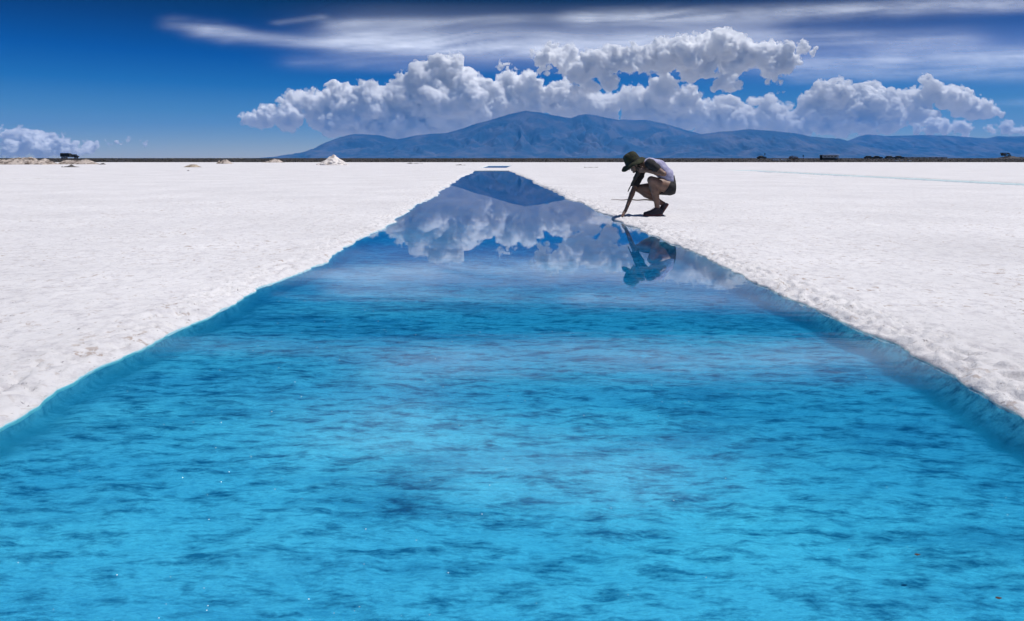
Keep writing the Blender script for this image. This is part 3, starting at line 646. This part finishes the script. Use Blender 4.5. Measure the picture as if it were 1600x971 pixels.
f = Form((-.62, -.16, .35), (-.05, .16, 1.05), .004)                               # hair under the hat and a long loose lock
f.egg(hd - fw * .022 + up_ * .012, ax3, (.088, .084, .096), .01); f.egg(hd - fw * .055 - up_ * .045, ax3, (.045, .066, .06), .02)
f.chain([hd - fw * .05 - up_ * .06 - Y_ * .03, J(430, 372, -.05), J(392, 440, -.03), J(352, 520, .0)], [.04, .034, .026, .014], .015)
f.chain([J(352, 500, 0), J(325, 560, .0), J(306, 598, .01)], [.012, .007, .003], .006)
f.chain([hd - fw * .045 - up_ * .05 - Y_ * .045, J(470, 370, -.06), J(500, 440, -.04), J(515, 500, -.03)], [.034, .028, .024, .008], .015)
f.noise(.02, .012, 12, stretch=(1, 1, 4)); f.egg(hd + fw * .085 - up_ * .03, ax3, (.075, .055, .085), .01, cut=True); f.mesh('hair', hair_m, person)

# trainers: near foot flat, far foot up on its toes
def shoe(heel, ball, toe, ank, upv):
    pts = [heel, ball, toe, ank]; lo = np.min(pts, 0) - .09; hi = np.max(pts, 0) + .09
    f = Form(lo, hi, .004); u = (ball - heel) / np.linalg.norm(ball - heel); upv = np.array(upv) - u * (np.array(upv) @ u); upv /= np.linalg.norm(upv)
    f.chain([heel + upv * .036, (heel + ball) / 2 + upv * .036, ball + upv * .030, toe + upv * .024], [.036, .038, .040, .030], .012)
    f.chain([heel + upv * .045, ank], [.038, .041], .014); f.chain([ball + upv * .035, ank + (ball - ank) * .25], [.03, .036], .014)
    f.half(ank + (ank - (heel + ball) / 2) * .12, ((heel + ball) / 2 - ank) / np.linalg.norm((heel + ball) / 2 - ank)); sh = f.mesh('shoe', shoe_m, person)
    f = Form(lo, hi, .004); f.chain([heel + upv * .004, (heel + ball) / 2 + upv * .002, ball, toe], [.036, .034, .042, .034], .012)
    P_ = np.array(ball)
    f.half(heel * .5 + ball * .5 + upv * .022, -upv); f.half(heel * .5 + ball * .5 - upv * .002, upv); f.mesh('sole', sole_m, sh)
    for q in range(4):
        c = ball + (ank - ball) * (.25 + .16 * q) + upv * (.062 - .004 * q); s_ = np.cross(u, upv)
        f = Form(c - .05, c + .05, .003); f.limb(c - s_ * .022, c + s_ * .022, .004, .004, .004); f.mesh('lace', lace_m, sh)
GZ = .058
def onz(p, z): p = np.array(p); p[2] = z; return p
shoe(onz(J(688, 0, -.11), GZ + .004), onz(J(555, 0, -.115), GZ), onz(J(512, 0, -.12), GZ + .004), ankN + [0, 0, .01], Z_)
tb = onz(J(700, 0, .11), GZ)
shoe(tb + [.085, 0, .125], tb, tb + [-.055, 0, .004], ankF + [.004, 0, .0], (-.8, 0, .55))

# ------------------------------------------------------------------ heaps, stalls and vehicles along the far edge of the salt
def ground_z(Y): return float(np.interp(Y, GY, GZ_)) if Y > 157 else .034
salt_heap = noisy('dirty_salt', (.10, .075, .06), (.44, .38, .34), scale=1.6, rough=1, bump=.6, bscale=5, lo=.36, hi=.56, dist=.1)
salt_clean = noisy('raked_salt', (.34, .29, .26), (.66, .62, .60), scale=1.1, rough=1, bump=.6, bscale=6, lo=.34, hi=.50, dist=.1)
dark_clod = noisy('dark_clods', (.03, .028, .03), (.10, .09, .085), scale=4, rough=1)
tan_clod = noisy('tan_clods', (.12, .09, .06), (.45, .38, .30), scale=3, rough=1)
def heap(name, label, x0, x1, yb, yt, m, prof=None, seed=0, depth=.7, lump=.3, Y=None, group=None, clods=0):
    """mound seen between photo columns x0..x1, from base row yb up to row yt"""
    gz = .034
    if Y is None: Y = (EYE - gz) * F / (yb - HOR)
    gz = ground_z(Y); w = (x1 - x0) / F * Y; h = (HOR - yt) / F * Y + EYE - gz
    nx_, ny_ = 90, 40; u = np.linspace(-1, 1, nx_); v = np.linspace(-1, 1, ny_); Uu, Vv = np.meshgrid(u, v)
    pr = np.interp(u, [a for a, b in prof], [b for a, b in prof]) if prof else np.clip(1 - np.abs(u), 0, 1) ** .9
    Zz = pr[None] * np.clip(1 - np.abs(Vv), 0, 1) ** .8
    sx, sy = Uu * w / 2, Vv * w * depth / 2
    nz = np.abs(2 * fbm(sx / (h * .5 + .1) + 50, sy / (h * .5 + .1), oct=4, seed=seed, gain=.6) - 1)
    Zz = h * Zz * (1 - lump * 1.5 * nz + lump * .35) - .04 * (Zz < .01)
    vs_ = [np.stack([sx, sy, Zz], -1).reshape(-1, 3)]; fs = [grid_faces(ny_, nx_)]; off = len(vs_[0]); rng = np.random.default_rng(seed)
    for _ in range(clods):
        cu, cv = rng.uniform(-.95, .95), rng.uniform(-.9, -.1); r = h * rng.uniform(.06, .2)
        z = float(np.interp(cu, u, pr)) * (1 - abs(cv)) ** .8 * h * .9
        bm_ = bmesh.new(); bmesh.ops.create_icosphere(bm_, subdivisions=2, radius=r)
        P = np.array([q.co[:] for q in bm_.verts]); P = P * (1 + .5 * (fbm(P[:, 0] / r + cu * 9, P[:, 1] / r, P[:, 2] / r, oct=2, seed=seed) - .5)[:, None]) * [1.2, 1, .8] + [cu * w / 2, cv * w * depth / 2, z]
        vs_.append(P); tri = np.array([[q.index for q in f_.verts] for f_ in bm_.faces]); fs.append(np.concatenate([tri, tri[:, 2:]], 1) + off); off += len(P); bm_.free()
    o = mesh_obj(name, np.concatenate(vs_), [tuple(dict.fromkeys(f_.tolist())) for f_ in np.concatenate(fs)], m)
    o.location = ((((x0 + x1) / 2) - W / 2) / F * Y, Y, gz)
    return tag(o, label, 'mound' if 'mound' in name or 'heap' in name else 'rubble', group)
GY, GZ_ = [154, 158, 200, 300, 420, 520, 26900], [-.35, -.02, .25, .60, .95, 1.06, 1.06]
heap('salt_mound', 'white cone of raked salt on the flat, left of the mountain foot', 497, 544, 258.2, 242.5, salt_clean, seed=1, lump=.26, clods=26, prof=[(-1, 0), (-.8, .18), (-.4, .62), (-.1, .97), (.05, 1), (.3, .8), (.7, .38), (1, 0)])
heap('rubble_heap', 'long pale rubble heap cut by the left edge of the photo', -30, 84, 257.3, 246, salt_heap, seed=2, depth=.35, lump=.4, clods=70, group='rubble heaps on the left of the salt flat',
     prof=[(-1, .3), (-.6, .7), (-.3, .6), (-.1, .8), (.25, 1), (.45, .95), (.55, .5), (.75, .8), (.9, .5), (1, 0)])
heap('rubble_heap', 'low brownish rubble heap in front of the dark truck', 93, 154, 257, 249, salt_heap, seed=3, depth=.4, lump=.4, clods=50, group='rubble heaps on the left of the salt flat',
     prof=[(-1, .1), (-.8, .7), (-.3, .8), (.1, .75), (.35, 1), (.6, .7), (.85, .3), (1, 0)])
heap('clod_heap', 'dark low heap of clods just in front of the rubble, below the truck', 101, 121, 261.5, 257.5, dark_clod, seed=4, clods=10, prof=[(-1, .3), (-.3, .5), (0, 1), (.2, .9), (.4, .4), (1, .2)])
heap('clod_heap', 'very small dark clod left of the dark low heap', 95.5, 98.5, 261.6, 259.8, dark_clod, seed=5)
heap('clod_heap', 'flat dark clods at the right tip of the brownish rubble heap', 155, 165, 257.4, 255, dark_clod, seed=6, clods=5, prof=[(-1, 0), (-.4, .7), (.4, 1), (1, 0)])
heap('clod_heap', 'tan lump of earth alone on the salt, left of the white mound', 289, 313, 261.6, 257.2, tan_clod, seed=7, clods=8, prof=[(-1, 0), (-.8, .5), (-.3, 1), (.5, .9), (1, .1)])
heap('clod_heap', 'tiny dark clod just below the lone tan lump', 292, 296, 267.2, 266, dark_clod, seed=17)
heap('salt_mound', 'small whitish heap against the dark plain, left of the white cone', 341, 363, 256.2, 250, salt_heap, seed=8, clods=12, prof=[(-1, .5), (-.85, .9), (-.7, .3), (-.4, .9), (.2, 1), (.7, .5), (1, 0)])
heap('salt_mound', 'flat pale streaked heap on the rim of the plain, just left of the white cone', 412, 442, 254.2, 248.6, salt_heap, seed=9, clods=10, prof=[(-1, 0), (-.4, .5), (.1, 1), (.6, .8), (1, .1)])
heap('clod_heap', 'scattered dark clods on the salt just left of the pool end', 636, 660, 256, 254.4, dark_clod, seed=10, depth=.3, clods=7, prof=[(-1, .4), (-.5, 1), (-.2, .1), (.2, .6), (.6, .1), (1, .3)])
heap('clod_heap', 'short row of dark clods beside the far end of the pool', 712, 727, 258.3, 257, dark_clod, seed=11, depth=.3, clods=5, prof=[(-1, .3), (0, 1), (.4, .2), (1, .5)])
heap('clod_heap', 'thin dark row of clods on the salt left of the person\'s hat', 913, 934, 262, 260.8, dark_clod, seed=12, depth=.3, clods=6, prof=[(-1, .8), (-.6, .1), (0, .6), (.4, .1), (1, .7)])
heap('earth_mound', 'brown earth mound on the horizon at the far right', 1546, 1596, 249, 244.2, dark_clod, seed=13, Y=400, depth=.5, lump=.15, prof=[(-1, 0), (-.4, .35), (0, .9), (.5, 1), (1, .1)])

def solid(name, boxes, m, parent=None, bev=.03):
    """boxes: (x0, x1, y0, y1, z0, z1) joined into one bevelled mesh"""
    bm_ = bmesh.new()
    for x0, x1, y0, y1, z0, z1 in boxes:
        r = bmesh.ops.create_cube(bm_, size=1, matrix=Matrix.Translation(((x0 + x1) / 2, (y0 + y1) / 2, (z0 + z1) / 2)) @ Matrix.Diagonal((x1 - x0, y1 - y0, z1 - z0, 1)))
    if bev: bmesh.ops.bevel(bm_, geom=bm_.edges[:], offset=bev, segments=2, affect='EDGES')
    me = bpy.data.meshes.new(name); bm_.to_mesh(me); bm_.free(); me.materials.append(m)
    o = bpy.data.objects.new(name, me); COL.objects.link(o); o.parent = parent; return o
def extrude(name, prof, y0, y1, m, parent=None, bev=.04):
    """outline prof in x, z drawn out from y0 to y1"""
    bm_ = bmesh.new(); a = [bm_.verts.new((x, y0, z)) for x, z in prof]; b = [bm_.verts.new((x, y1, z)) for x, z in prof]; k = len(prof)
    bm_.faces.new(a); bm_.faces.new(b[::-1])
    for i in range(k): bm_.faces.new((a[i], b[i], b[(i + 1) % k], a[(i + 1) % k]))
    bmesh.ops.recalc_face_normals(bm_, faces=bm_.faces[:])
    if bev: bmesh.ops.bevel(bm_, geom=bm_.edges[:], offset=bev, segments=2, affect='EDGES')
    me = bpy.data.meshes.new(name); bm_.to_mesh(me); bm_.free(); me.materials.append(m)
    o = bpy.data.objects.new(name, me); COL.objects.link(o); o.parent = parent; return o
def disc(name, c, r, w, m, parent):
    bm_ = bmesh.new(); bmesh.ops.create_cone(bm_, cap_ends=True, segments=24, radius1=r, radius2=r, depth=w, matrix=Matrix.Translation(c) @ Matrix.Rotation(math.pi / 2, 4, 'X'))
    bmesh.ops.bevel(bm_, geom=[e for e in bm_.edges if len(e.link_faces) == 2 and abs(e.link_faces[0].normal.dot(e.link_faces[1].normal)) < .3], offset=r * .12, segments=2, affect='EDGES')
    me = bpy.data.meshes.new(name); bm_.to_mesh(me); bm_.free(); me.materials.append(m)
    o = bpy.data.objects.new(name, me); COL.objects.link(o); o.parent = parent; return o
def root(name, x, Y, z=None, rz=0):
    o = bpy.data.objects.new(name, None); COL.objects.link(o); o.location = ((x - W / 2) / F * Y, Y, ground_z(Y) if z is None else z); o.rotation_euler.z = rz; return o
m_dark = mat('dark_paint', (.02, .024, .03), .4); m_white = noisy('white_paint', (.74, .74, .73), (.84, .84, .83), scale=2, rough=.6); m_glass = mat('vehicle_glass', (.02, .03, .035), .08)
m_tyre = mat('tyre_rubber', (.015, .015, .015), .9); m_rim = mat('wheel_metal', (.3, .3, .3), .4, Metallic=.8); m_canvas = noisy('dark_canvas', (.016, .018, .016), (.035, .037, .032), scale=2, rough=.95)
m_wood = noisy('weathered_wood', (.06, .045, .035), (.12, .09, .07), scale=6, rough=.9); m_steel = mat('chassis_steel', (.04, .04, .045), .6)
def wheels(r, xs, yy, R_, w):
    for x in xs:
        for y in yy:
            wv_ = disc('wheel', (x, y, R_), R_, w, m_tyre, r); disc('rim', (x, y, R_), R_ * .55, w * 1.06, m_rim, wv_)

tk = root('truck', 109, 395, rz=.04); tag(tk, 'dark lorry with a covered load bed on the horizon behind the rubble, far left', 'lorry')
solid('chassis', [(-4.6, 4.6, -.5, .5, .75, 1.0)], m_steel, tk)
extrude('load_cover', [(-4.8, 1.05), (.4, 1.05), (.4, 2.75), (-.4, 3.1), (-4.2, 3.15), (-4.8, 2.9)], -1.2, 1.2, m_canvas, tk)
cab = extrude('cab', [(1.5, .8), (4.7, .8), (4.75, 1.5), (3.7, 1.75), (3.3, 2.45), (1.7, 2.45), (1.5, 2.2)], -1.1, 1.1, m_dark, tk)
extrude('window', [(1.9, 1.65), (3.35, 1.65), (3.12, 2.25), (1.9, 2.25)], -1.112, 1.112, m_glass, cab, 0)
wheels(tk, (-3.6, -2.4, 3.6), (-1.0, 1.0), .5, .3)

def make_car(paint, roofm, label, group, x, Y, rz):
    c = root('parked_car', x, Y, rz=rz); tag(c, label, 'car', group)
    extrude('body', [(-2.1, .35), (2.1, .35), (2.15, .75), (1.95, .92), (.95, 1.0), (-1.6, 1.02), (-2.12, .95), (-2.15, .6)], -.85, .85, paint, c)
    cb = extrude('cabin', [(-1.55, 1.0), (.95, 1.0), (.35, 1.45), (-1.2, 1.47)], -.75, .75, m_glass, c)
    solid('roof', [(-1.25, .4, -.74, .74, 1.45, 1.5)], roofm, c, .02)
    wheels(c, (-1.3, 1.35), (-.8, .8), .34, .2)
    return c
def copy_tree(o, parent=None):
    c = o.copy(); COL.objects.link(c)
    if parent: c.parent = parent
    for ch in list(o.children): copy_tree(ch, c)
    return c
CG = 'cars parked beyond the right side of the salt flat'
c0 = make_car(m_dark, m_white, 'dark car with a pale roof at the left end of the row of parked cars', CG, 1358, 322, .1)
for x, Y, rz, lab in ((1371, 330, -.2, 'dark car with a pale roof, second from the left in the row of parked cars'), (1390, 318, .3, 'dark car, third from the left in the row of parked cars'),
                      (1405, 312, 0, 'dark car at the right end of the row of parked cars'), (1190, 335, .1, 'lone parked car beside the taller post, left of the round brown bush')):
    c = copy_tree(c0); c.location = ((x - W / 2) / F * Y, Y, ground_z(Y)); c.rotation_euler.z = rz; c['label'] = lab

st = root('roadside_stall', 1295.5, 232); tag(st, 'white roadside stall with a broad white front board and dark open base', 'stall')
solid('front_board', [(-2.75, 2.75, -1.0, -.9, .72, 1.68)], m_white, st)
solid('roof', [(-2.95, 2.95, -1.25, 1.3, 1.69, 1.77)], m_white, st)
for k in range(4): solid('window', [(-2.2 + k * 1.15, -1.4 + k * 1.15, -1.02, -1.004, 1.02, 1.3)], m_glass, st, 0)
solid('back_wall', [(-2.7, 2.7, 1.0, 1.08, 0, 1.68)], m_canvas, st)
for x in (-2.65, 2.65): solid('post', [(x - .06, x + .06, -.86, -.74, 0, 1.68)], m_wood, st, .01)
solid('counter', [(-2.5, 2.5, -.8, -.3, 0, .6)], m_wood, st)

def pile(label, x0, x1, Y, h, rowsn, group):
    """stack of cut salt blocks"""
    o = root('salt_block_stack', (x0 + x1) / 2, Y); w = (x1 - x0) / F * Y; B = []; rng = random.Random(int(x0)); nb = max(4, int(w / .45))
    for r in range(rowsn):
        for k in range(nb):
            if r == rowsn - 1 and rng.random() < .35: continue
            a = -w / 2 + k * w / nb; B.append((a + .01, a + w / nb - .01, -.2 + rng.uniform(-.02, .02), .2, r * h / rowsn + .002, (r + 1) * h / rowsn))
    s_o = solid('salt_block_stack', B, m_white, None, .015); s_o.location = o.location; bpy.data.objects.remove(o)
    return tag(s_o, label, 'block stack', group)
pile('low white row of salt blocks between the parked car and the brown bush', 1207, 1231, 208, .42, 2, 'rows of cut salt blocks')
pile('low white row of salt blocks in front of the right end of the parked cars', 1399, 1424, 185, .22, 1, 'rows of cut salt blocks')

def shed(label, x0, x1, Y, top, group):
    h = (HOR - top) / F * Y + EYE - ground_z(Y); w = (x1 - x0) / F * Y
    o = root('shed', (x0 + x1) / 2, Y); tag(o, label, 'shed', group)
    solid('wall', [(-w / 2, w / 2, 0, 7, 0, h * .8)], m_white, o, .02)
    extrude('roof', [(-w / 2 - .3, h * .8 + .004), (w / 2 + .3, h * .8 + .004), (w / 2 + .2, h), (-w / 2 - .2, h)], -.5, 7.5, m_white, o, .02)
    for k in range(int(w / 7)): solid('door', [(-w / 2 + 2 + k * 7, -w / 2 + 4.5 + k * 7, -.012, -.002, 0, h * .62)], m_steel, o, 0)
shed('very long low white shed on the horizon right of the parked cars', 1412, 1480, 800, 245.6, 'white sheds on the horizon')
shed('white shed end on the horizon at the right edge of the photo', 1590, 1622, 820, 245.4, 'white sheds on the horizon')

for x, Y, h, lab in ((1195, 330, 2.7, 'taller thin post with a small plate, beside the lone parked car'), (1255, 300, 1.75, 'shorter thin post with a small plate, between the brown bush and the stall')):
    o = root('signpost', x, Y); tag(o, lab, 'post', 'thin posts on the dark plain')
    solid('pole', [(-.06, .06, -.06, .06, -.1, h - .3)], m_wood, o, .01); solid('plate', [(-.28, .28, -.10, -.065, h - .65, h)], m_canvas, o, .01)

leafm = [noisy('bush_leaves', (.075, .045, .03), (.14, .085, .05), scale=3, rough=.9), noisy('dark_bush_leaves', (.02, .022, .016), (.05, .045, .03), scale=3, rough=.9)]
def bush(label, x, Y, w, h, m, seed, n=1400, lean=0, z=None, group='bushes on the dark plain'):
    rng = np.random.default_rng(seed); o = root('bush', x, Y, z); tag(o, label, 'bush', group)
    cl = rng.uniform(-1, 1, (14, 3)) * [.36 * w, .3 * w, .3 * h] + [lean * .3, 0, .55 * h]; sz = rng.uniform(.12, .24, 14) * min(w, h * 1.4)
    k = rng.integers(0, 14, n); d = rng.normal(size=(n, 3)); d /= np.linalg.norm(d, axis=1)[:, None]
    P = cl[k] + d * (sz[k] * rng.uniform(.3, 1, n) ** .5)[:, None]; P[:, 0] += lean * (P[:, 2] / h) ** 2 * .5; P[:, 2] = np.clip(P[:, 2], .02, h)
    a = rng.normal(size=(n, 3)); a /= np.linalg.norm(a, axis=1)[:, None]; b = np.cross(a, rng.normal(size=(n, 3))); b /= np.linalg.norm(b, axis=1)[:, None]; s_ = rng.uniform(.03, .07, n)[:, None] * (w + h) / 3
    Vv = np.stack([P - a * s_, P + b * s_ * .5, P + a * s_, P - b * s_ * .5], 1).reshape(-1, 3)
    mesh_obj('leaves', Vv, np.arange(n * 4).reshape(-1, 4), m, o)
    B = []
    for c in cl[:7]:
        bm_ = None; B.append(c)
    vv, ff = [], []
    for i, c in enumerate(B):
        q = np.array([0, 0, 0.0]); r0, r1 = .05 * w / 2, .012
        for j in range(5):
            an = 2 * math.pi * j / 5; u_ = np.array([math.cos(an), math.sin(an), 0]); vv += [q + u_ * r0 - [0, 0, .05], c + u_ * r1]
        ff += [(i * 10 + 2 * j, i * 10 + 2 * ((j + 1) % 5), i * 10 + 2 * ((j + 1) % 5) + 1, i * 10 + 2 * j + 1) for j in range(5)]
    mesh_obj('stems', np.array(vv), np.array(ff), m_wood, o, smooth=True)
bush('round reddish brown bush at the rim of the salt, left of the white stall', 1240, 196, 2.9, 1.42, leafm[0], 1)
bush('small dark bush on the plain just right of the person', 1067, 215, .9, .45, leafm[1], 2, 500)
bush('small dark bush behind the person, above the shirt', 1090, 240, 1.3, .4, leafm[1], 3, 500)
bush('ragged dark bush leaning left on top of the brown earth mound', 1574, 398, 6.5, 2.6, leafm[1], 4, 1600, lean=-2.2, z=1.6)
bush('dark bush on the rim just right of the white stall', 1312, 225, 1.4, .6, leafm[1], 5, 600)

# low scrub that covers the dark plain: far too much of it to count
rng = np.random.default_rng(77); n = 16000
yy = 158 + 380 * rng.uniform(0, 1, n) ** 1.6; xx = rng.uniform(-.9, .9, n) * yy * 1.1; zz = np.interp(yy, GY, GZ_) + .02
cnt = 4; P = np.repeat(np.stack([xx, yy, zz], 1), cnt, 0); P += rng.normal(size=P.shape) * [.22, .22, .05]; P[:, 2] += rng.uniform(0, .16, len(P))
a = rng.normal(size=P.shape) * [1, 1, .6]; a /= np.linalg.norm(a, axis=1)[:, None]; b = np.cross(a, rng.normal(size=P.shape)); b /= np.linalg.norm(b, axis=1)[:, None]; s_ = rng.uniform(.05, .16, len(P))[:, None]
Vv = np.stack([P - a * s_, P + b * s_ * .7, P + a * s_, P - b * s_ * .7], 1).reshape(-1, 3)
tag(mesh_obj('scrub', Vv, np.arange(len(P) * 4).reshape(-1, 4), leafm[1]), kind='stuff')

# ------------------------------------------------------------------ small things on and in the pool
Yk = (EYE - .04) * F / 65.5
vv = []; ff = []; K = 24
for i in range(K):
    t_ = i / (K - 1); c = np.array([(955 + 63 * t_ - W / 2) / F * Yk, Yk + .05 * math.sin(5 * t_), .052 + .006 * math.sin(17 * t_)]); r = .004 + .013 * t_
    for j in range(6): vv.append(c + [0, math.cos(j * math.pi / 3) * r, math.sin(j * math.pi / 3) * r])
for i in range(K - 1):
    for j in range(6): ff.append((i * 6 + j, i * 6 + (j + 1) % 6, i * 6 + 6 + (j + 1) % 6, i * 6 + 6 + j))
tag(mesh_obj('strip', np.array(vv), np.array(ff), m_wood, smooth=True), 'long thin dark stick lying on the salt behind the crouching person', 'strip')  # thin dark line on the salt, built as a tapered rod

rng = np.random.default_rng(5); vv = []; ff = []; cm = mat('salt_crystal', (.85, .85, .85), .25)
oc = np.array([(1, 0, 0), (0, 1, 0), (-1, 0, 0), (0, -1, 0), (0, 0, 1), (0, 0, -1)], float); of = [(0, 1, 4), (1, 2, 4), (2, 3, 4), (3, 0, 4), (1, 0, 5), (2, 1, 5), (3, 2, 5), (0, 3, 5)]
for i in range(230):                                                # loose crystals afloat on the brine
    y = 1.25 + 5.2 * rng.uniform() ** 1.5; x = rng.uniform(-1, 1) * min(.74 * y, 1.5); r = rng.uniform(.0005, .0013) * (1 + y * .12)
    if rng.uniform() < .35: x = -abs(x) * .7
    vv += list(oc * r * [1.2, 1, .7] + [x, y, .0012]); ff += [tuple(q + i * 6 for q in f_) for f_ in of]
tag(mesh_obj('salt_crystals', vv, ff, cm), kind='stuff')
for x, y, lab in ((1433, 868, 'small reddish brown crumb in the water near the bottom right, upper of two'), (1560, 936, 'small reddish brown crumb in the water near the bottom right corner, lower of two')):
    bm_ = bmesh.new(); bmesh.ops.create_icosphere(bm_, subdivisions=2, radius=.0035)
    for v_ in bm_.verts: v_.co *= 1 + .5 * (random.Random(v_.index).random() - .5); v_.co.x *= 1.7; v_.co.z *= .35
    me = bpy.data.meshes.new('crumb'); bm_.to_mesh(me); bm_.free(); me.materials.append(mat('crumb_brown', (.04, .02, .016), .8)); o = bpy.data.objects.new('crumb', me); COL.objects.link(o)
    o.location = px(x, y, EYE * F / (y - HOR)); o.location.z = .002; tag(o, lab, 'crumb', 'brown crumbs on the water')

# ------------------------------------------------------------------ the air
hm = bpy.data.materials.new('haze_air'); hm.use_nodes = True
t = hm.node_tree; t.nodes.clear()
hv = t.nodes.new('ShaderNodeVolumePrincipled'); hv.inputs['Color'].default_value = (*HAZE_COL, 1); hv.inputs['Density'].default_value = HAZE
hv.inputs['Anisotropy'].default_value = 0.0
ou = t.nodes.new('ShaderNodeOutputMaterial'); t.links.new(hv.outputs[0], ou.inputs['Volume'])
bx = [(x, y, z) for z in (-2.0, 1480.0) for x, y in ((-30000, -3000), (50000, -3000), (50000, 27500), (-30000, 27500))]
hz = mesh_obj('haze', bx, [(3, 2, 1, 0), (4, 5, 6, 7), (0, 1, 5, 4), (1, 2, 6, 5), (2, 3, 7, 6), (3, 0, 4, 7)], hm)
tag(hz, kind='stuff')
